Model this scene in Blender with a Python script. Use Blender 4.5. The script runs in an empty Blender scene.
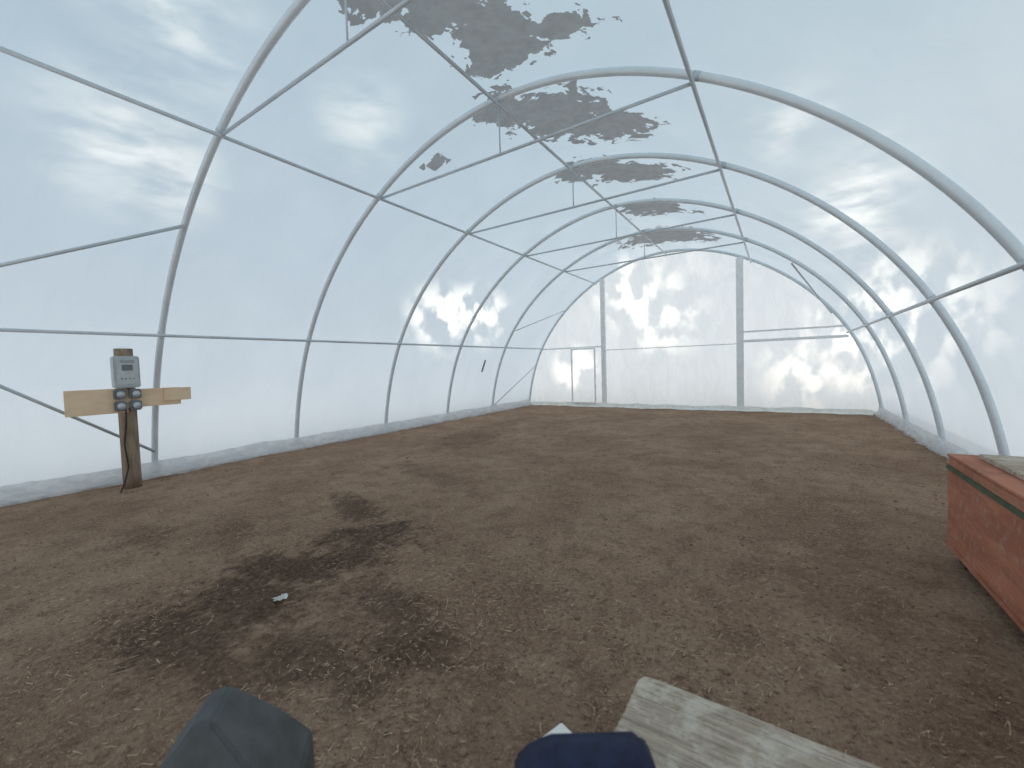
import bpy, bmesh, math, random
import numpy as np
from mathutils import Vector, Matrix, noise
random.seed(7)
scene=bpy.context.scene
scene.view_settings.view_transform='Standard'
COL=scene.collection
# ---------------------------------------------------------------- helpers
def link(o): COL.objects.link(o); return o
def mesh_obj(name,verts,faces,mat=None,smooth=False):
    me=bpy.data.meshes.new(name); me.from_pydata([tuple(v) for v in verts],[],faces); me.update()
    if mat: me.materials.append(mat)
    if smooth:
        for p in me.polygons: p.use_smooth=True
    return link(bpy.data.objects.new(name,me))
def empty(name,loc,label=None,cat=None,group=None):
    o=link(bpy.data.objects.new(name,None)); o.location=loc; o.empty_display_size=.1
    if label: o['label']=label
    if cat: o['category']=cat
    if group: o['group']=group
    return o
def tube_data(pts,r,n=10,cap=True):
    pts=[Vector(p) for p in pts]; V=[];F=[]
    t0=(pts[1]-pts[0]).normalized()
    up=Vector((0,1,0)) if abs(t0.y)<.9 else Vector((0,0,1))
    a=t0.cross(up).normalized()
    for i,p in enumerate(pts):
        t=(pts[min(i+1,len(pts)-1)]-pts[max(i-1,0)]).normalized()
        a=(a-t*a.dot(t)).normalized(); b=t.cross(a)
        rr=r[i] if isinstance(r,(list,tuple)) else r
        for k in range(n):
            an=2*math.pi*k/n; V.append(p+a*rr*math.cos(an)+b*rr*math.sin(an))
    for i in range(len(pts)-1):
        for k in range(n):
            k2=(k+1)%n; F.append((i*n+k,i*n+k2,(i+1)*n+k2,(i+1)*n+k))
    if cap:
        F.append(tuple(range(n-1,-1,-1))); F.append(tuple((len(pts)-1)*n+k for k in range(n)))
    return V,F
def tube(name,pts,r,mat,n=10):
    V,F=tube_data(pts,r,n); return mesh_obj(name,V,F,mat,True)
def box(name,lo,hi,mat,bev=0.0):
    bm=bmesh.new(); bmesh.ops.create_cube(bm,size=1)
    lo=Vector(lo);hi=Vector(hi)
    for v in bm.verts:
        v.co=Vector(((v.co.x+.5)*(hi.x-lo.x)+lo.x,(v.co.y+.5)*(hi.y-lo.y)+lo.y,(v.co.z+.5)*(hi.z-lo.z)+lo.z))
    if bev: bmesh.ops.bevel(bm,geom=bm.edges[:],offset=bev,segments=2,affect='EDGES')
    me=bpy.data.meshes.new(name); bm.to_mesh(me); bm.free()
    if mat: me.materials.append(mat)
    return link(bpy.data.objects.new(name,me))
def child(o,p,loc=None):
    o.parent=p; o.matrix_parent_inverse=Matrix.Translation(-Vector(loc if loc is not None else p.location)); return o
class NT:
    def __init__(s,tree): s.t=tree; s.n=tree.nodes; s.l=tree.links
    def new(s,typ): return s.n.new(typ)
    def inp(s,x,i,v):
        if hasattr(v,'is_output') : s.l.new(v,x.inputs[i])
        else: x.inputs[i].default_value=v
    def math(s,op,a,b=0.0,c=None,clamp=False):
        x=s.n.new('ShaderNodeMath'); x.operation=op; x.use_clamp=clamp
        s.inp(x,0,a); s.inp(x,1,b)
        if c is not None: s.inp(x,2,c)
        return x.outputs[0]
    def mix(s,f,a,b,blend='MIX'):
        x=s.n.new('ShaderNodeMix'); x.data_type='RGBA'; x.blend_type=blend
        s.inp(x,0,f); s.inp(x,6,a); s.inp(x,7,b); return x.outputs[2]
    def noise(s,vec,scale,detail=4,rough=.55,dist=0):
        x=s.n.new('ShaderNodeTexNoise'); s.l.new(vec,x.inputs['Vector'])
        x.inputs['Scale'].default_value=scale; x.inputs['Detail'].default_value=detail
        x.inputs['Roughness'].default_value=rough; x.inputs['Distortion'].default_value=dist
        return x.outputs['Fac']
    def mapr(s,v,a,b,c=0.,d=1.,smooth=True):
        x=s.n.new('ShaderNodeMapRange'); x.interpolation_type='SMOOTHSTEP' if smooth else 'LINEAR'
        s.inp(x,0,v)
        for i,q in enumerate((a,b,c,d)): x.inputs[1+i].default_value=q
        return x.outputs[0]
    def scalev(s,vec,sc,loc=(0,0,0),rot=(0,0,0)):
        x=s.n.new('ShaderNodeMapping'); s.l.new(vec,x.inputs[0]); x.inputs['Location'].default_value=loc
        x.inputs['Rotation'].default_value=rot; x.inputs['Scale'].default_value=sc; return x.outputs[0]
    def sep(s,vec):
        x=s.n.new('ShaderNodeSeparateXYZ'); s.l.new(vec,x.inputs[0]); return x.outputs
    def bump(s,h,st=.3,d=.02):
        x=s.n.new('ShaderNodeBump'); s.l.new(h,x.inputs['Height']); x.inputs['Strength'].default_value=st
        x.inputs['Distance'].default_value=d; return x.outputs[0]
    def ell(s,x,y,cx,cy,rx,ry,rot=0):
        ux=s.math('SUBTRACT',x,cx); uy=s.math('SUBTRACT',y,cy)
        if rot:
            c,n=math.cos(rot),math.sin(rot)
            vx=s.math('ADD',s.math('MULTIPLY',ux,c),s.math('MULTIPLY',uy,n))
            vy=s.math('ADD',s.math('MULTIPLY',ux,-n),s.math('MULTIPLY',uy,c)); ux,uy=vx,vy
        dx=s.math('DIVIDE',ux,rx); dy=s.math('DIVIDE',uy,ry)
        return s.math('SQRT',s.math('ADD',s.math('MULTIPLY',dx,dx),s.math('MULTIPLY',dy,dy)))
    def cheb(s,x,y,cx,cy,rx,ry):
        dx=s.math('ABSOLUTE',s.math('DIVIDE',s.math('SUBTRACT',x,cx),rx)); dy=s.math('ABSOLUTE',s.math('DIVIDE',s.math('SUBTRACT',y,cy),ry))
        return s.math('MAXIMUM',dx,dy)
def newmat(name):
    m=bpy.data.materials.new(name); m.use_nodes=True; m.node_tree.nodes.clear(); t=NT(m.node_tree)
    out=t.new('ShaderNodeOutputMaterial'); tc=t.new('ShaderNodeTexCoord')
    return m,t,out,tc.outputs['Object']
def c4(c): return (c[0],c[1],c[2],1)
def simple(name,ca,cb,scale=8,rough=.6,metal=0,stretch=(1,1,1),bump=.2,lo=.35,hi=.65,bd=.01):
    m,t,out,P=newmat(name); v=t.scalev(P,stretch); n=t.noise(v,scale,5,.6)
    f=t.mapr(n,lo,hi); b=t.new('ShaderNodeBsdfPrincipled')
    t.l.new(t.mix(f,c4(ca),c4(cb)),b.inputs['Base Color']); b.inputs['Roughness'].default_value=rough
    b.inputs['Metallic'].default_value=metal
    if bump: t.l.new(t.bump(n,bump,bd),b.inputs['Normal'])
    t.l.new(b.outputs[0],out.inputs[0]); return m
M_steel=simple('galvanised_steel',(.66,.72,.75),(.72,.78,.81),3,.32,.1,bump=.0)
M_steel_dark=simple('dull_steel',(.50,.55,.58),(.57,.62,.65),3,.38,.1,bump=.0)
M_outlet=simple('outlet_grey',(.16,.18,.20),(.24,.27,.29),14,.4,.4,bump=.0)
M_post=simple('weathered_post_wood',(.20,.145,.10),(.32,.24,.165),6,.85,stretch=(3,3,.7),bump=.3)
M_ply=simple('tan_plywood',(.76,.55,.36),(.84,.64,.44),3,.7,stretch=(2,1,2),bump=.03)
M_grey=simple('grey_enclosure_plastic',(.42,.46,.48),(.48,.52,.54),20,.45,bump=.03)
M_screen=simple('display_glass',(.12,.145,.15),(.15,.18,.19),20,.15,bump=0)
M_panel=simple('panel_label',(.48,.52,.53),(.54,.58,.59),20,.5,bump=0)
M_rubber=simple('black_cable_rubber',(.012,.012,.012),(.03,.03,.03),20,.6,bump=.05)
M_darkwood=simple('dark_skid_wood',(.05,.035,.03),(.10,.07,.055),10,.9,bump=.2)
def rust():
    m,t,out,P=newmat('rust_orange_painted_plywood')
    a=t.noise(t.scalev(P,(1,.6,2.5)),4,5,.65); s=t.noise(t.scalev(P,(1,1,14)),5,4,.6); d=t.noise(P,22,4,.7)
    c=t.mix(t.mapr(a,.35,.65),c4((.37,.125,.065)),c4((.50,.19,.105)))
    c=t.mix(t.math('MULTIPLY',t.mapr(s,.50,.66),.5),c,c4((.25,.10,.06)))
    c=t.mix(t.math('MULTIPLY',t.mapr(d,.52,.68),.6),c,c4((.42,.29,.22)))
    b=t.new('ShaderNodeBsdfPrincipled');t.l.new(c,b.inputs['Base Color']);b.inputs['Roughness'].default_value=.85
    t.l.new(t.bump(t.math('ADD',a,d),.3,.01),b.inputs['Normal']);t.l.new(b.outputs[0],out.inputs[0]);return m
M_rust=rust()
M_green=simple('dark_green_strap',(.04,.07,.035),(.07,.11,.06),12,.6,bump=.1)
M_framewood=simple('pale_frame_timber',(.80,.76,.68),(.92,.90,.84),5,.8,stretch=(2,2,2),bump=.2)
M_greybag=simple('slate_grey_fabric',(.062,.064,.064),(.095,.098,.10),12,.7,bump=.15)
M_navy=simple('navy_fabric',(.010,.014,.038),(.015,.022,.062),40,.85,bump=.2)
M_strapbl=simple('dark_webbing',(.02,.025,.04),(.035,.04,.06),50,.8,bump=.2)
M_straw=simple('straw_tan',(.60,.44,.28),(.74,.57,.39),9,.8,bump=0)
M_straw2=simple('straw_brown',(.38,.24,.15),(.48,.32,.205),9,.85,bump=0)
M_straw3=simple('straw_dark',(.11,.065,.044),(.16,.10,.066),9,.9,bump=0)
M_clod=simple('soil_clod',(.20,.122,.080),(.35,.23,.15),20,.95,bump=.5)
M_scrap=simple('white_paper_scrap',(.55,.54,.52),(.75,.74,.71),20,.8,bump=.3)
def board_mat():
    m,t,out,P=newmat('weathered_board')
    g=t.noise(t.scalev(P,(1.3,26,8)),2.2,5,.65,.3); n=t.noise(P,7,6,.7); f=t.noise(t.scalev(P,(2,60,8)),3,3,.6); k=t.noise(P,38,4,.7)
    c=t.mix(t.mapr(g,.35,.65),c4((.43,.335,.25)),c4((.66,.54,.42)))
    c=t.mix(t.math('MULTIPLY',t.mapr(n,.48,.62),.65),c,c4((.84,.735,.62)))
    c=t.mix(t.math('MULTIPLY',t.mapr(k,.56,.68),.5),c,c4((.30,.21,.155)))
    c=t.mix(t.math('MULTIPLY',t.mapr(f,.57,.67),.8),c,c4((.18,.12,.085)))
    b=t.new('ShaderNodeBsdfPrincipled');t.l.new(c,b.inputs['Base Color']);b.inputs['Roughness'].default_value=.9
    t.l.new(t.bump(t.math('ADD',t.math('ADD',g,f),k),.9,.012),b.inputs['Normal']);t.l.new(b.outputs[0],out.inputs[0]);return m
M_weather=board_mat()
# ---------------------------------------------------------------- film
PATCH=[(.42,2.45,.46,.42),(.05,2.15,.35,.3),(.50,3.05,.42,.36),(.95,3.1,.34,.15),(.15,3.3,.2,.14),
 (-.02,3.98,.36,.30),(.42,4.38,.48,.46),(.85,4.75,.40,.34),
 (.1,5.8,.42,.26),(.70,6.2,.5,.30),(.6,7.9,.5,.38),(.35,9.8,.8,.55)]
def film(name,kind):
    m,t,out,P=newmat(name); x,y,z=t.sep(P)
    tr=t.mapr(z,1.0,3.6,.10,.42,False) if kind!='end' else t.mapr(z,.3,3.4,.32,.38,False)
    streak=t.noise(t.scalev(P,(.7,.7,.35)),1.6,4,.6)
    tr=t.math('MULTIPLY',tr,t.mapr(streak,.3,.7,.88,1.1))
    wr=t.noise(t.scalev(P,(1,1.6,.5)),2.0,3,.5,.6)
    if kind=='end': wr=t.noise(t.scalev(P,(2.5,1,.8),rot=(0,.5,0)),1.6,3,.5,1.2)
    nrm=t.bump(wr,.6 if kind=='end' else .35,.12)
    tl=t.new('ShaderNodeBsdfTranslucent'); df=t.new('ShaderNodeBsdfDiffuse'); tp=t.new('ShaderNodeBsdfTransparent')
    col=t.mix(t.mapr(streak,.35,.65),c4((.90,.915,.935)),c4((.95,.96,.975)))
    if kind=='end': col=t.mix(t.mapr(wr,.38,.62),c4((.92,.915,.90)),c4((.985,.98,.955)))
    tp.inputs[0].default_value=(.97,.98,1,1)
    if kind=='roof':
        mask=None
        dn=t.noise(t.scalev(P,(1,1.2,1)),2.6,2,.5)
        fine=t.noise(t.scalev(P,(1.1,1.35,1),rot=(0,0,.35)),7,3,.6)
        vo=t.new('ShaderNodeTexVoronoi'); vo.distance='CHEBYCHEV'; vo.inputs['Scale'].default_value=8; t.l.new(t.scalev(P,(1,1,1),rot=(0,0,.3)),vo.inputs['Vector'])
        cell=t.sep(vo.outputs['Color'])[0]
        for cx,cy,rx,ry in PATCH:
            d=t.ell(x,y,cx,cy,rx,ry)
            d=t.math('ADD',d,t.math('MULTIPLY',t.math('SUBTRACT',dn,.5),1.5))
            d=t.math('ADD',d,t.math('MULTIPLY',t.math('SUBTRACT',fine,.5),1.5))
            d=t.math('ADD',d,t.math('MULTIPLY',t.math('SUBTRACT',cell,.5),.45))
            k=t.mapr(d,1.12,1.10)
            mask=k if mask is None else t.math('MAXIMUM',mask,k)
        k=t.math('ADD',t.cheb(x,y,-1.22,4.05,.13,.10),t.math('MULTIPLY',t.math('SUBTRACT',cell,.5),.6))
        mask=t.math('MAXIMUM',mask,t.mapr(k,1.08,1.03))
        col=t.mix(mask,col,t.mix(t.mapr(fine,.3,.65),c4((.335,.29,.27)),c4((.39,.345,.325))))
        tr=t.math('MULTIPLY',tr,t.mapr(mask,0,1,1,.2))
    t.l.new(col,tl.inputs[0]); t.l.new(col,df.inputs[0])
    for b in (tl,df): t.l.new(nrm,b.inputs['Normal'])
    m1=t.new('ShaderNodeMixShader'); m1.inputs[0].default_value=.14
    t.l.new(tl.outputs[0],m1.inputs[1]); t.l.new(df.outputs[0],m1.inputs[2])
    m2=t.new('ShaderNodeMixShader'); t.l.new(tr,m2.inputs[0]); t.l.new(m1.outputs[0],m2.inputs[1]); t.l.new(tp.outputs[0],m2.inputs[2])
    t.l.new(m2.outputs[0],out.inputs[0]); return m
M_filmwall=film('polythene_film_side','side'); M_filmroof=film('polythene_film_roof','roof'); M_filmend=film('polythene_film_end','end')
# ---------------------------------------------------------------- section curve
N=[(-4.222,0),(-3.689,1.763),(-1.915,3.523),(0,4.048),(1.915,3.523),(3.689,1.763),(4.222,0)]
A=np.array(N); T=np.concatenate([[0],np.cumsum(np.linalg.norm(np.diff(A,axis=0),axis=1))])
def nspline(T,Y):
    n=len(T);h=np.diff(T);M=np.zeros((n,n));b=np.zeros(n);M[0,0]=M[-1,-1]=1
    M[0,1]=M[-1,-2]=-.6
    for i in range(1,n-1):
        M[i,i-1]=h[i-1];M[i,i]=2*(h[i-1]+h[i]);M[i,i+1]=h[i]
        b[i]=6*((Y[i+1]-Y[i])/h[i]-(Y[i]-Y[i-1])/h[i-1])
    m=np.linalg.solve(M,b)
    def f(t):
        i=min(max(np.searchsorted(T,t)-1,0),n-2);u=t-T[i];H=h[i]
        return m[i]*(H-u)**3/(6*H)+m[i+1]*u**3/(6*H)+(Y[i]/H-m[i]*H/6)*(H-u)+(Y[i+1]/H-m[i+1]*H/6)*u
    return f
fx=nspline(T,A[:,0]);fz=nspline(T,A[:,1])
def sec(t,off=0.0):
    x,z=fx(t),fz(t)
    if off:
        e=.01;dx=fx(t+e)-fx(t-e);dz=fz(t+e)-fz(t-e);L=math.hypot(dx,dz);x+=-dz/L*off;z+=dx/L*off
    return x,z
S=1.835;Y1=1.883;YE=Y1+5*S+.199
HY=[Y1+(i-1)*S for i in range(6)]
def film_strip(name,t0,t1,mat,nt):
    ys=np.arange(-1.8,YE+.05,.10).tolist();ys[-1]=YE+.05
    V=[];F=[]
    for y in ys:
        ph=((y-HY[0])%S)/S; sag=math.sin(math.pi*ph)
        for j in range(nt+1):
            t=t0+(t1-t0)*j/nt
            w=noise.noise(Vector((t*1.2,y*1.1,3)))*.035*sag
            x,z=sec(t,.042-.03*sag*.6+w)
            V.append((x,y,max(z,-.02)))
    for i in range(len(ys)-1):
        for j in range(nt):
            a=i*(nt+1)+j; F.append((a,a+1,a+nt+2,a+nt+1))
    o=mesh_obj(name,V,F,mat,True); o['kind']='structure'; return o
film_strip('wall_left',T[0],T[2],M_filmwall,40)
film_strip('ceiling',T[2],T[4],M_filmroof,40)
film_strip('wall_right',T[4],T[6],M_filmwall,40)
V=[];F=[];nx=90;nz=50
for i,t in enumerate(np.linspace(T[0],T[6],nx+1)):
    x,z=sec(t,.03)
    for j in range(nz+1):
        zz=z*j/nz
        w=noise.noise(Vector((x*1.3,zz*1.1,9)))*.03+(1-abs(noise.noise(Vector((x*1.5+zz*.7,zz*.8,4)))))**4*.04
        V.append((x,YE+.05+w,zz))
for i in range(nx):
    for j in range(nz):
        a=i*(nz+1)+j;F.append((a,a+1,a+nz+2,a+nz+1))
o=mesh_obj('wall_back',V,F,M_filmend,True);o['kind']='structure'
# ---------------------------------------------------------------- floor
def gz(x,y):
    return .022*noise.noise(Vector((x*.8,y*.8,0)))+.014*noise.noise(Vector((x*3,y*3,5)))+.008*noise.noise(Vector((x*9,y*9,2)))
FLOOR_DARK=[(-.72,2.30,.45,.12,.65,-.35),(-.10,1.95,.30,.22,.8,.6),(.06,1.66,.20,.22,.8,.2),(-.12,1.40,.36,.15,.8,.3),(-.02,1.05,.34,.20,.75,.2),(.05,.75,.38,.18,.7,.1),
 (.80,1.40,.36,.12,.6,-.1),(1.02,1.25,.22,.15,.62,0),(.78,.98,.34,.12,.6,.1),(.38,.72,.36,.10,.55,.1),(.75,1.2,.2,.12,.3,0),
 (-1.7,1.1,.30,.12,.4,0),(-1.2,1.5,.4,.1,.3,-.4),(-2.2,5.6,.4,.8,.32,.3),(-1.2,3.6,.6,.15,.25,-.3),(-2.6,7.2,.3,.9,.28,0)]
def floor_mat():
    m,t,out,P=newmat('bare_soil')
    x,y,z=t.sep(P)
    n1=t.noise(P,.9,5,.6); n2=t.noise(P,5,6,.65); n3=t.noise(P,42,5,.75); n6=t.noise(P,2.2,5,.65)
    n4=t.noise(t.scalev(P,(1,3.5,1),rot=(0,0,.6)),60,3,.7)
    n5=t.noise(t.scalev(P,(3.5,1,1),rot=(0,0,-.3)),70,3,.7)
    base=t.mix(t.mapr(n1,.35,.65),c4((.355,.217,.145)),c4((.505,.328,.225)))
    base=t.mix(t.math('MULTIPLY',t.mapr(n6,.50,.66),.35),base,c4((.57,.395,.28)))
    base=t.mix(t.math('MULTIPLY',t.mapr(n2,.46,.64),.6),base,c4((.25,.148,.098)))
    base=t.mix(t.math('MULTIPLY',t.mapr(n3,.53,.66),.6),base,c4((.68,.49,.335)))
    base=t.mix(t.math('MULTIPLY',t.mapr(n3,.47,.36),.7),base,c4((.15,.088,.060)))
    base=t.mix(t.math('MULTIPLY',t.mapr(n4,.58,.66),.65),base,c4((.74,.55,.38)))
    base=t.mix(t.math('MULTIPLY',t.mapr(n5,.58,.66),.6),base,c4((.70,.51,.35)))
    mask=None
    dn=t.noise(P,3.8,7,.75); df=t.noise(P,15,5,.75)
    for cx,cy,rx,ry,st,ro in FLOOR_DARK:
        d=t.ell(x,y,cx,cy,rx,ry,ro)
        d=t.math('ADD',d,t.math('MULTIPLY',t.math('SUBTRACT',dn,.5),3.2))
        d=t.math('ADD',d,t.math('MULTIPLY',t.math('SUBTRACT',df,.5),2.6))
        k=t.mapr(d,1.8,.6,0,st); mask=k if mask is None else t.math('MAXIMUM',mask,k)
    base=t.mix(mask,base,t.mix(t.mapr(n3,.42,.68),c4((.062,.036,.025)),c4((.21,.125,.082))))
    b=t.new('ShaderNodeBsdfPrincipled'); t.l.new(base,b.inputs['Base Color'])
    b.inputs['Roughness'].default_value=.95; b.inputs['Specular IOR Level'].default_value=.1
    h=t.math('ADD',t.math('MULTIPLY',n2,.7),t.math('ADD',t.math('MULTIPLY',n3,.5),t.math('MULTIPLY',n4,.25)))
    t.l.new(t.bump(h,1.0,.06),b.inputs['Normal']); t.l.new(b.outputs[0],out.inputs[0]); return m
M_soil=floor_mat()
xs=np.linspace(-4.7,4.7,260);ys=np.linspace(-2,12,380)
V=[(x,y,gz(x,y)) for y in ys for x in xs];nxn=len(xs)
F=[(i*nxn+j,i*nxn+j+1,(i+1)*nxn+j+1,(i+1)*nxn+j) for i in range(len(ys)-1) for j in range(nxn-1)]
o=mesh_obj('floor',V,F,M_soil,True);o['kind']='structure'
def blocked(x,y):
    return abs(x)>3.95 or y>11 or y<-.5 or (x>3.2 and y<3.65) or (1.15<x<1.7 and .15<y<.65) or (x>1.98 and .3<y<1.5) or (x<-3.5 and 1.2<y<1.8)
V=[];F=[];mi=[]
for i in range(40000):
    u=random.random()
    if u<.7: r=.9+4.2*random.random()**1.2; an=random.uniform(-1.05,1.05)
    else: r=4+8*random.random(); an=random.uniform(-1,1)
    a=math.pi/2+.5777+an; x=2.481+r*math.cos(a); y=r*math.sin(a)
    if blocked(x,y): continue
    if noise.noise(Vector((x*1.3,y*1.3,7)))<random.uniform(-.5,.25): continue
    L=random.uniform(.008,.038)*(2.2 if random.random()<.06 else 1); w=random.uniform(.0007,.0017)
    th=random.uniform(0,math.pi); dx,dy=math.cos(th)*L/2,math.sin(th)*L/2; px,py=-math.sin(th)*w,math.cos(th)*w
    z=gz(x,y)+.003; tl=random.uniform(-.3,.3)*L/2; b=random.uniform(-.15,.15)*L; k=len(V)
    V+=[(x-dx-px,y-dy-py,z-tl+.003),(x-dx+px,y-dy+py,z-tl+.003),(x+px*9*b/L,y+py*9*b/L,z+.005),(x-px+px*9*b/L,y-py+py*9*b/L,z+.004),(x+dx+px,y+dy+py,z+tl+.003),(x+dx-px,y+dy-py,z+tl+.003)]
    F+=[(k,k+1,k+2,k+3),(k+3,k+2,k+4,k+5)]; q=random.choice((0,0,1,1,1,2,2)); mi+=[q,q]
o=mesh_obj('straw_litter',V,F,M_straw)
o.data.materials.append(M_straw2);o.data.materials.append(M_straw3)
o.data.polygons.foreach_set('material_index',mi)
o['kind']='stuff';o['label']="scattered dry straw bits over the brown soil";o['category']='straw'
V=[];F=[]
ico=bmesh.new();bmesh.ops.create_icosphere(ico,subdivisions=1,radius=1);iv=[v.co.copy() for v in ico.verts];fi=[[v.index for v in f.verts] for f in ico.faces];ico.free()
for i in range(3800):
    r=.9+8*random.random()**1.5; an=random.uniform(-1.05,1.05)
    a=math.pi/2+.5777+an; x=2.481+r*math.cos(a); y=r*math.sin(a)
    if blocked(x,y): continue
    s=random.uniform(.003,.009)*(2. if random.random()<.05 else 1); z=gz(x,y); k=len(V)
    for v in iv:
        q=1+.35*noise.noise(v*2+Vector((i,0,0))); V.append((x+v.x*s*q*1.2,y+v.y*s*q,z+v.z*s*q*.7+s*.3))
    for f in fi: F.append(tuple(k+j for j in f))
o=mesh_obj('soil_crumbs',V,F,M_clod,True);o['kind']='stuff';o['label']="small brown soil crumbs strewn on the ground";o['category']='soil'
# ---------------------------------------------------------------- hoops
HL="galvanised steel tube hoop arching over the bare soil floor"
ht=np.linspace(T[0],T[6],161)
base_h=empty('greenhouse_hoop',(0,HY[1],0))
def ysec(t,off=0,y=0): x,z=sec(t,off); return Vector((x,y,z))
def P0(name,pts,r,mat,n=10):
    o=tube(name,pts,r,mat,n); o.parent=base_h; return o
parts=[P0('arch_tube',[ysec(t) for t in ht],.034,M_steel,16)]
n2a=ysec(T[2],-.05);n4a=ysec(T[4],-.05)
parts.append(P0('tie_bar',[n2a,n4a],.015,M_steel_dark))
parts.append(P0('strut',[(0,0,N[3][1]-.03),(0,0,n2a.z)],.008,M_steel_dark))
for k in (0,6):
    p=ysec(T[k]);sg=-1 if k==0 else 1
    parts.append(P0('foot_socket',[(p.x,0,-.01),(p.x-sg*.02,0,.1)],.044,M_steel))
for k in (1,2,3,4,5):
    parts.append(P0('clamp',[ysec(T[k]-.03),ysec(T[k]+.03)],.0362,M_steel_dark))
hoops=[base_h]
for i in (0,2,3,4,5):
    e=base_h.copy(); link(e); e.location=(0,HY[i],0); hoops.append(e)
    for p in parts:
        q=p.copy(); link(q); q.parent=e
e=base_h.copy(); link(e); e.location=(0,YE-.02,0); hoops.append(e)
for p in parts:
    if p.name.split('.')[0] in('arch_tube','foot_socket'):
        q=p.copy(); link(q); q.parent=e
for h_ in hoops: h_['label']=HL;h_['category']='greenhouse hoop';h_['group']='steel hoops of the tunnel'
e['label']="galvanised steel hoop framing the plastic end wall"
PL={1:"thin steel purlin pipe running low along the side wall",2:"thin steel purlin pipe running high along the roof",3:"steel ridge pipe running under the roof film",4:"thin steel purlin pipe running high along the roof",5:"thin steel purlin pipe running low along the side wall"}
for k in range(1,6):
    x,z=sec(T[k],-.060)
    o=tube('purlin_pipe',[(x,-1.2,z),(x,YE-.06,z)],.018,M_steel_dark)
    o['label']=PL[k];o['category']='purlin pipe';o['group']='lengthwise purlin pipes'
def tz(z,side):
    lo,hi=(T[0],T[3]) if side<0 else (T[6],T[3])
    for _ in range(40):
        m=(lo+hi)/2
        if fz(m)<z: lo=m
        else: hi=m
    return lo
def brace(ya,za,yb,zb,side,r=.017):
    a=sec(tz(za,side),-.056);b=sec(tz(zb,side),-.056)
    o=tube('brace_pipe',[(a[0],ya,a[1]),(b[0],yb,b[1])],r,M_steel_dark)
    o['label']="thin diagonal steel brace pipe between two hoops";o['category']='brace pipe';o['group']='diagonal brace pipes'
brace(HY[0],2.02,HY[1]-.02,2.87,-1); brace(HY[0],1.68,HY[1]-.02,.33,-1)
brace(HY[5],.2,YE-.07,1.3,-1,.012); brace(HY[5],2.2,YE-.07,2.9,-1,.010); brace(HY[5],3.0,YE-.07,2.2,1,.015)
# ---------------------------------------------------------------- end wall frame
def trim(name,lo,hi,mat=M_framewood):
    o=box(name,lo,hi,mat,.004); o['kind']='structure'; return o
def tz_x(x):
    lo,hi=T[0],T[6]
    for _ in range(40):
        m=(lo+hi)/2
        if fx(m)<x: lo=m
        else: hi=m
    return lo
def zt(x): return fz(tz_x(x))
y0=YE-.05;y1=YE-.0
M_fr=simple('end_frame_metal',(.86,.89,.88),(.95,.96,.95),6,.5,.0,bump=.05)
trim('trim_1',(-1.78,y0-.03,0),(-1.66,y1,zt(-1.72)-.04),M_fr)
trim('trim_2',(1.58,y0-.03,0),(1.73,y1,zt(1.65)-.04),M_fr)
trim('trim_3',(-3.66,y0+.01,1.70),(-1.78,y1,1.74),M_fr)
trim('trim_4',(-1.66,y0+.03,1.60),(1.58,y1,1.62),M_fr)
trim('trim_5',(1.73,y0+.0,1.63),(3.66,y1,1.69),M_fr)
trim('trim_6',(1.73,y0+.02,1.86),(3.6,y1,1.90),M_fr)
V=[];F=[];xsb=np.arange(-4.05,4.06,.05)
for x in xsb:
    a=noise.noise(Vector((x*2,3,1)));b=noise.noise(Vector((x*7,1,2)))
    top=.10+.04*a;w=.10+.07*a+.04*b
    for j in range(6):
        f=j/5; V.append((x,YE-.055-f*max(w,.02)-.01*b,top*(1-f)**2+.016+gz(x,YE-.1)))
for i in range(len(xsb)-1):
    for j in range(5): a=i*6+j;F.append((a,a+6,a+7,a+1))
o=mesh_obj('baseboard_back',V,F,M_framewood,True);o['kind']='structure'
def frame_door(name,x0,x1,z1,w=.05):
    V=[];F=[]
    def bx(lo,hi):
        i=len(V)
        for X in (lo[0],hi[0]):
            for Yv in (lo[1],hi[1]):
                for Z in (lo[2],hi[2]): V.append((X,Yv,Z))
        for f in ((0,1,3,2),(4,6,7,5),(0,4,5,1),(2,3,7,6),(0,2,6,4),(1,5,7,3)): F.append(tuple(i+k for k in f))
    ya,yb=y0-.045,y0-.005
    bx((x0,ya,.1),(x0+w,yb,z1));bx((x1-w,ya,.1),(x1,yb,z1));bx((x0+w,ya,z1-w),(x1-w,yb,z1));bx((x0+w,ya,.1),(x1-w,yb,.1+w))
    o=mesh_obj(name,V,F,M_fr);o['kind']='structure';return o
frame_door('door_1',-2.71,-1.96,1.69,.035)
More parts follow.
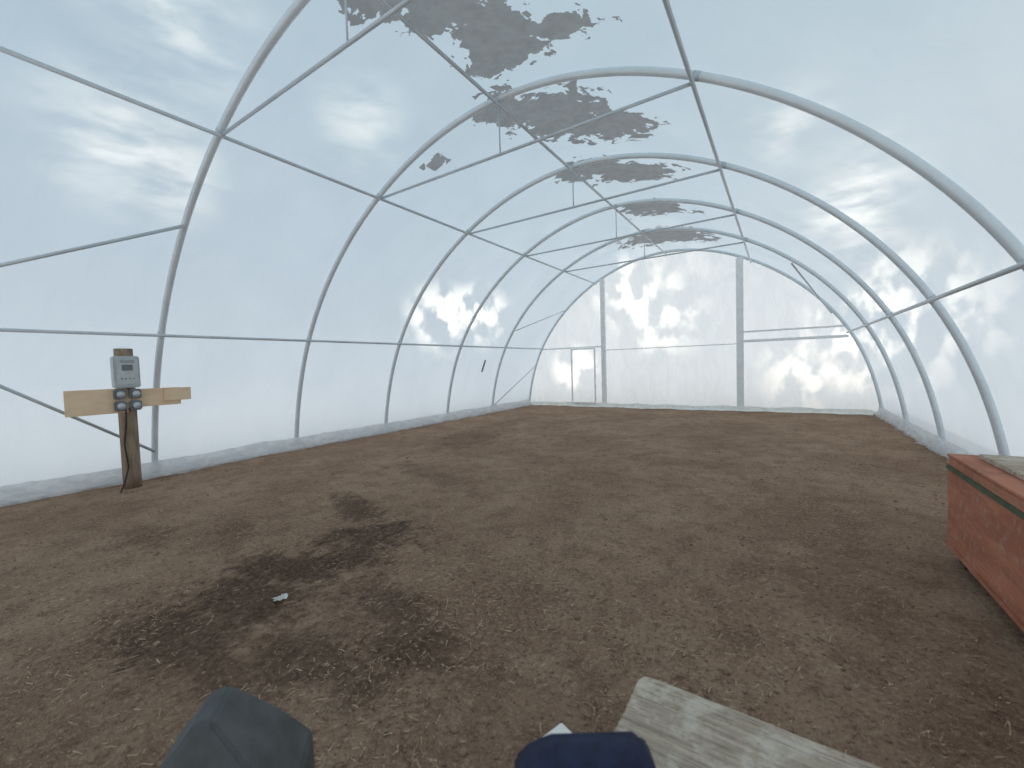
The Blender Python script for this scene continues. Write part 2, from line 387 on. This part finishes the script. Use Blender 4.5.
# ---------------------------------------------------------------- skirts
def skirt(side):
    m,t,out,P=newmat('skirt_film')
    n=t.noise(t.scalev(P,(3,2,5)),3.0,5,.6,.8); z=t.sep(P)[2]; dn=t.noise(P,9,5,.7)
    tl=t.new('ShaderNodeBsdfTranslucent');df=t.new('ShaderNodeBsdfDiffuse')
    c=t.mix(t.mapr(n,.35,.65),c4((.78,.80,.82)),c4((.94,.945,.95)))
    c=t.mix(t.math('MULTIPLY',t.mapr(z,.04,.0),t.math('MULTIPLY',t.mapr(dn,.42,.56),.6)),c,c4((.45,.37,.30)))
    t.l.new(c,tl.inputs[0]);t.l.new(c,df.inputs[0]);t.l.new(t.bump(n,.6,.06),df.inputs['Normal'])
    mx=t.new('ShaderNodeMixShader');mx.inputs[0].default_value=.5;t.l.new(tl.outputs[0],mx.inputs[1]);t.l.new(df.outputs[0],mx.inputs[2])
    tp=t.new('ShaderNodeBsdfTransparent');m2=t.new('ShaderNodeMixShader');m2.inputs[0].default_value=.12;t.l.new(mx.outputs[0],m2.inputs[1]);t.l.new(tp.outputs[0],m2.inputs[2]);t.l.new(m2.outputs[0],out.inputs[0])
    V=[];F=[];ys=np.arange(-1.5,YE-.1,.025);nj=18
    for y in ys:
        a=noise.noise(Vector((y*.8,side*5,0)));b=noise.noise(Vector((y*3,side*5,4)));c_=noise.noise(Vector((y*9,side,7)))
        wdt=(.14 if side<0 else .08)+.10*a+.07*b+.02*c_; top=.18+.03*noise.noise(Vector((y*1.1,side*9,2)))+.008*c_
        for j in range(nj+1):
            f=j/nj
            z=top*max(0,1-f*1.6)**1.1+.008+.028*abs(noise.noise(Vector((y*2.5+a*3,f*7,side*3))))*min(f*3,1)*(1-f*.7)
            zz=z+max(gz(side*4,y),0)
            xw=abs(sec(tz(min(zz+.001,1),-1),-.04)[0])
            x=min(xw,4.15)-.008-f*max(wdt,.02)-.015*max(0,noise.noise(Vector((y*5,f*4,side))))
            V.append((side*x,y,zz))
    for i in range(len(ys)-1):
        for j in range(nj):
            a=i*(nj+1)+j;F.append((a,a+1,a+nj+2,a+nj+1))
    o=mesh_obj('plastic_skirt',V,F,m,True)
    o['label']="crumpled white polythene skirt lying along the side wall base";o['category']='plastic sheet';o['group']='base skirts'
skirt(-1);skirt(1)
sa=sec(tz(1.12,-1),.0);sb=sec(tz(1.42,-1),.0)
V=[(sa[0],8.46,sa[1]),(sa[0],8.52,sa[1]),(sb[0],8.54,sb[1]),(sb[0],8.48,sb[1])]
V+=[(a+.006,b,c) for a,b,c in V]
o=mesh_obj('tape_strip',V,[(0,1,2,3),(7,6,5,4),(0,4,5,1),(1,5,6,2),(2,6,7,3),(3,7,4,0)],M_outlet);o['label']="short dark strip of tape stuck on the wall film";o['category']='tape'
# ---------------------------------------------------------------- post with controller
PO=(-3.77,1.55,0)
pe=empty('fence_post',PO,"round weathered timber post with grey controller box and crossboard",'post')
pts=[(-3.77,1.55,-.02+1.6*i/8) for i in range(9)]
child(tube('post_shaft',pts,.082,M_post,16),pe)
child(box('crossboard',(-3.672,1.04,.865),(-3.65,1.53,1.135),M_ply,.003),pe)
child(box('crossboard',(-3.676,1.53,.915),(-3.655,2.02,1.12),M_ply,.003),pe)
child(box('crossboard',(-3.654,1.85,.965),(-3.637,2.12,1.115),M_ply,.003),pe)
BX=(-3.6,1.5,1.15)
bx=empty('controller_box',BX);child(bx,pe)
child(box('enclosure',(-3.68,1.41,1.14),(-3.56,1.63,1.49),M_grey,.012),bx,BX)
child(box('front_panel',(-3.561,1.43,1.18),(-3.552,1.61,1.46),M_panel,.003),bx,BX)
child(box('display_screen',(-3.553,1.475,1.33),(-3.548,1.565,1.395),M_screen,.002),bx,BX)
for i in range(4): child(box('button',(-3.553,1.465+.032*i,1.235),(-3.547,1.477+.032*i,1.247),M_screen,.002),bx,BX)
for i in range(3): child(box('vent_slot',(-3.553,1.46,1.415+.014*i),(-3.549,1.58,1.419+.014*i),M_screen,0),bx,BX)
for (yy,zz) in ((1.46,1.07),(1.46,.94),(1.59,1.07),(1.59,.94)):
    child(box('outlet_box',(-3.655,yy-.05,zz-.055),(-3.60,yy+.05,zz+.055),M_outlet,.012),pe)
    child(tube('outlet_cap',[(-3.60,yy,zz),(-3.58,yy,zz)],.034,M_steel_dark,14),pe)
cpts=[(-3.61,1.5,.9),(-3.64,1.5,.75),(-3.67,1.48,.5),(-3.66,1.5,.25),(-3.62,1.44,.06),(-3.5,1.38,.02)]
child(tube('power_cable',cpts,.008,M_rubber,8),pe)
# ---------------------------------------------------------------- crate
ce=empty('crate',(3.7,2.5,0),"rust-orange plywood crate with green strap against the side wall",'crate')
cx0,cx1,cy0,cy1=3.33,4.02,.9,3.54;zb,zt_=.08,.62
child(box('side_panel',(cx0,cy0,zb),(cx0+.02,cy1,zt_),M_rust,.004),ce)
child(box('side_panel',(cx1-.02,cy0,zb),(cx1,cy1,zt_),M_rust,.004),ce)
child(box('end_panel',(cx0+.02,cy1-.02,zb),(cx1-.02,cy1,zt_),M_rust,.004),ce)
child(box('end_panel',(cx0+.02,cy0,zb),(cx1-.02,cy0+.02,zt_),M_rust,.004),ce)
child(box('lid',(cx0-.004,cy0-.01,zt_),(cx1+.005,cy1+.006,zt_+.014),M_rust,.003),ce)
child(box('strap',(cx0-.012,cy0,zt_-.075),(cx0-.001,cy1-.01,zt_-.05),M_green,.002),ce)
child(box('bottom_batten',(cx0-.012,cy0,zb),(cx0-.001,cy1-.01,zb+.02),M_rust,.002),ce)
for yy in (1.0,1.8,2.6,3.35): child(box('skid',(cx0+.03,yy,0),(cx1-.03,yy+.1,zb),M_darkwood,.004),ce)
o=box('plank',(cx0+.10,1.2,zt_+.015),(cx0+.42,3.44,zt_+.04),M_weather,.004);o['label']="weathered grey plank lying on the rust-orange crate";o['category']='plank'
# ---------------------------------------------------------------- foreground board
bm=bmesh.new()
out2=[(0,-.035),(.012,-.008),(.035,0),(.3,.003),(.5,-.002),(.8,.003),(1.25,0),(1.25,-1.1),(.0,-1.1),(.006,-.7),(-.003,-.4),(.004,-.2)]
vs=[bm.verts.new((a,b,0)) for a,b in out2]; bm.faces.new(vs)
ex=bmesh.ops.extrude_face_region(bm,geom=bm.faces[:]); bmesh.ops.translate(bm,verts=[v for v in ex['geom'] if isinstance(v,bmesh.types.BMVert)],vec=(0,0,-.04))
bmesh.ops.recalc_face_normals(bm,faces=bm.faces[:]); bmesh.ops.bevel(bm,geom=bm.edges[:],offset=.003,segments=1,affect='EDGES')
me=bpy.data.meshes.new('weathered_board');bm.to_mesh(me);bm.free();me.materials.append(M_weather)
be=link(bpy.data.objects.new('weathered_board',me));be.location=(2.05,1.46,.12);be.rotation_euler=(0,0,-.02)
be['label']="weathered whitish timber board lying low over the soil";be['category']='board'
for xx in (2.3,2.95):
    o=box('timber_block',(xx,.45,-.01),(xx+.1,1.35,.079),M_weather,.004);o['label']="timber block supporting the weathered board";o['category']='timber block'
o=box('wood_offcut',(-.03,-.09,0),(.03,.09,.02),M_framewood,.004);o.location=(1.845,1.12,.012);o.rotation_euler=(0,0,-.35)
o['label']="small pale timber offcut lying on the soil";o['category']='wood scrap'
def scrap(x,y,s,seed,lab):
    V=[];F=[];n=7
    for i in range(n):
        for j in range(n):
            u,v=i/(n-1)-.5,j/(n-1)-.5
            q=Vector((u*3,v*3,seed)); V.append((u*s*1.5+.01*noise.noise(q*2),v*s+.01*noise.noise(q*2.3),.012+.022*(noise.noise(q*1.7)+.5)))
    for i in range(n-1):
        for j in range(n-1): a=i*n+j;F.append((a,a+n,a+n+1,a+1))
    o=mesh_obj('scrap',V,F,M_scrap);o.location=(x,y,gz(x,y)-.004);o.rotation_euler=(0,0,seed);o['label']=lab;o['category']='scrap'
scrap(.19,1.14,.045,1.3,"crumpled white scrap lying on dark soil")
# ---------------------------------------------------------------- bags
def bag(name,loc,rz,w,d,hb,htop,tw,shift,mat,label,bev=.014):
    e=empty(name,loc,label,'bag'); e.rotation_euler=(0,0,rz)
    bm=bmesh.new()
    rows=[(0,w*.96,d*.96,0),(hb*.5,w*1.02,d*1.02,0),(hb,w,d,0),(hb+(htop-hb)*.5,(w+tw)*.5+.02,(d+d*.5)*.5,shift*.5),(htop,tw,d*.45,shift)]
    R=[]
    for z,ww,dd,sh in rows: R.append([bm.verts.new((sx*ww/2+sh,sy*dd/2,z)) for sx,sy in((-1,-1),(1,-1),(1,1),(-1,1))])
    for a,b in zip(R,R[1:]):
        for k in range(4): bm.faces.new((a[k],a[(k+1)%4],b[(k+1)%4],b[k]))
    bm.faces.new(R[0][::-1]);bm.faces.new(R[-1])
    bmesh.ops.bevel(bm,geom=bm.edges[:],offset=bev,segments=3,affect='EDGES')
    me=bpy.data.meshes.new('body');bm.to_mesh(me);bm.free();me.materials.append(mat)
    if bev>.01:
        for p in me.polygons:p.use_smooth=True
    b=link(bpy.data.objects.new('body',me));b.parent=e
    pk=box('pocket',(-w*.32,-d/2-.03,hb*.12),(w*.32,-d/2+.005,hb*.6),mat,.012);pk.parent=e
    sp=[(-w*.3,-d*.5-.006,hb*.05),(-w*.3,-d*.53-.004,hb*.6),(-w*.3,-d*.49-.006,hb*.98)]
    for sx in (1,-1):
        st=tube('strap',[(p[0]*sx,p[1],p[2]) for p in sp],.009,M_strapbl,8);st.parent=e
    return e
bag('tool_bag',(1.405,.378,.0),.5777+.25,.34,.25,.30,.51,.035,.0,M_greybag,"dark grey fabric tool bag with tapered top standing on soil",.008)
bag('navy_bag',(2.125,.80,.122),.5777,.32,.20,.20,.292,.20,.02,M_navy,"navy blue fabric bag resting on the weathered board")
# ---------------------------------------------------------------- camera
h=1.25;yaw,pit,rol=.5777,-.0437,-.0312
Fv=Vector((-math.sin(yaw)*math.cos(pit),math.cos(yaw)*math.cos(pit),math.sin(pit)))
Rv=Vector((math.cos(yaw),math.sin(yaw),0));Uv=Rv.cross(Fv)
R2=Rv*math.cos(rol)+Uv*math.sin(rol);U2=-Rv*math.sin(rol)+Uv*math.cos(rol)
cam=bpy.data.cameras.new('camera');co=link(bpy.data.objects.new('camera',cam))
cam.sensor_width=36;cam.lens=414.45*36/1024;cam.clip_start=.02
M=Matrix((R2,U2,-Fv)).transposed().to_4x4();M.translation=Vector((2.481,0,h));co.matrix_world=M
scene.camera=co
cam.dof.use_dof=True;cam.dof.focus_distance=4.5;cam.dof.aperture_fstop=1.8
# ---------------------------------------------------------------- world
w=bpy.data.worlds.new('world');scene.world=w;w.use_nodes=True;w.node_tree.nodes.clear();t=NT(w.node_tree)
out=t.new('ShaderNodeOutputWorld');bg=t.new('ShaderNodeBackground');tc=t.new('ShaderNodeTexCoord');D=tc.outputs['Generated']
x,y,z=t.sep(D)
sky=t.mix(t.mapr(z,0,.9),c4((.75,.80,.84)),c4((.31,.46,.54)))
sky=t.mix(t.mapr(x,-.3,-1,0,.5),sky,c4((.29,.41,.54)))
sky=t.mix(t.mapr(z,.02,-.1),sky,c4((.80,.81,.82)))
cn=t.noise(t.scalev(D,(1.6,1.6,4),rot=(.3,0,.4)),1.6,2,.5)
sky=t.mix(t.math('MULTIPLY',t.mapr(cn,.42,.75),.2),sky,c4((.80,.82,.84)))
def region(dirv,r0,r1):
    v=t.new('ShaderNodeVectorMath');v.operation='DISTANCE';t.l.new(D,v.inputs[0]);v.inputs[1].default_value=dirv
    return t.mapr(v.outputs['Value'],r1,r0)
c1=t.noise(t.scalev(D,(2.2,2.2,7),rot=(.25,.25,0)),4.0,4,.55)
c2=t.noise(t.scalev(D,(1.5,1.5,1.2)),15,3,.5)
c3=t.noise(t.scalev(D,(5,1.5,3),rot=(0,.6,0)),6,3,.5)
def spot(d,r,s,n=c1,a=.32,b=.70):
    return t.math('MULTIPLY',t.math('MULTIPLY',region(d,0.,r),t.mapr(n,a,b)),s)
terms=[spot((-.779,.287,.558),.16,.7),spot((-.894,.248,.373),.16,.9),spot((-.889,.312,.337),.10,.4),spot((-.686,.541,.487),.12,.6),
 spot((.121,.949,.293),.11,1.1),spot((.013,.911,.412),.10,.7),spot((.09,.965,.245),.10,1.0),spot((.145,.975,.166),.10,1.0),
 spot((-.29,.945,.155),.10,2.2,c2,.44,.64),spot((-.22,.965,.09),.11,1.2,c2,.46,.64),spot((-.413,.91,-.01),.07,3.0,c2,.42,.60),  # from here on: sunlight dapples on the film, painted into the sky as glows
 spot((-.25,.955,.15),.20,.6,c2,.42,.66),spot((.03,.998,-.03),.10,1.4,c2,.46,.62),spot((.174,.984,.05),.18,3.0,c3,.46,.66),
 spot((-.673,.731,.113),.11,3.4,c3,.44,.64),spot((-.60,.79,.12),.10,3.0,c3,.44,.64)]
gl=terms[0]
for k in terms[1:]: gl=t.math('ADD',gl,k)
vm=t.new('ShaderNodeVectorMath');vm.operation='SCALE';vm.inputs[0].default_value=(1.0,.87,.66);t.l.new(gl,vm.inputs[3])
va=t.new('ShaderNodeVectorMath');va.operation='ADD';t.l.new(sky,va.inputs[0]);t.l.new(vm.outputs[0],va.inputs[1])
t.l.new(va.outputs[0],bg.inputs[0]);bg.inputs[1].default_value=1.12;t.l.new(bg.outputs[0],out.inputs[0])
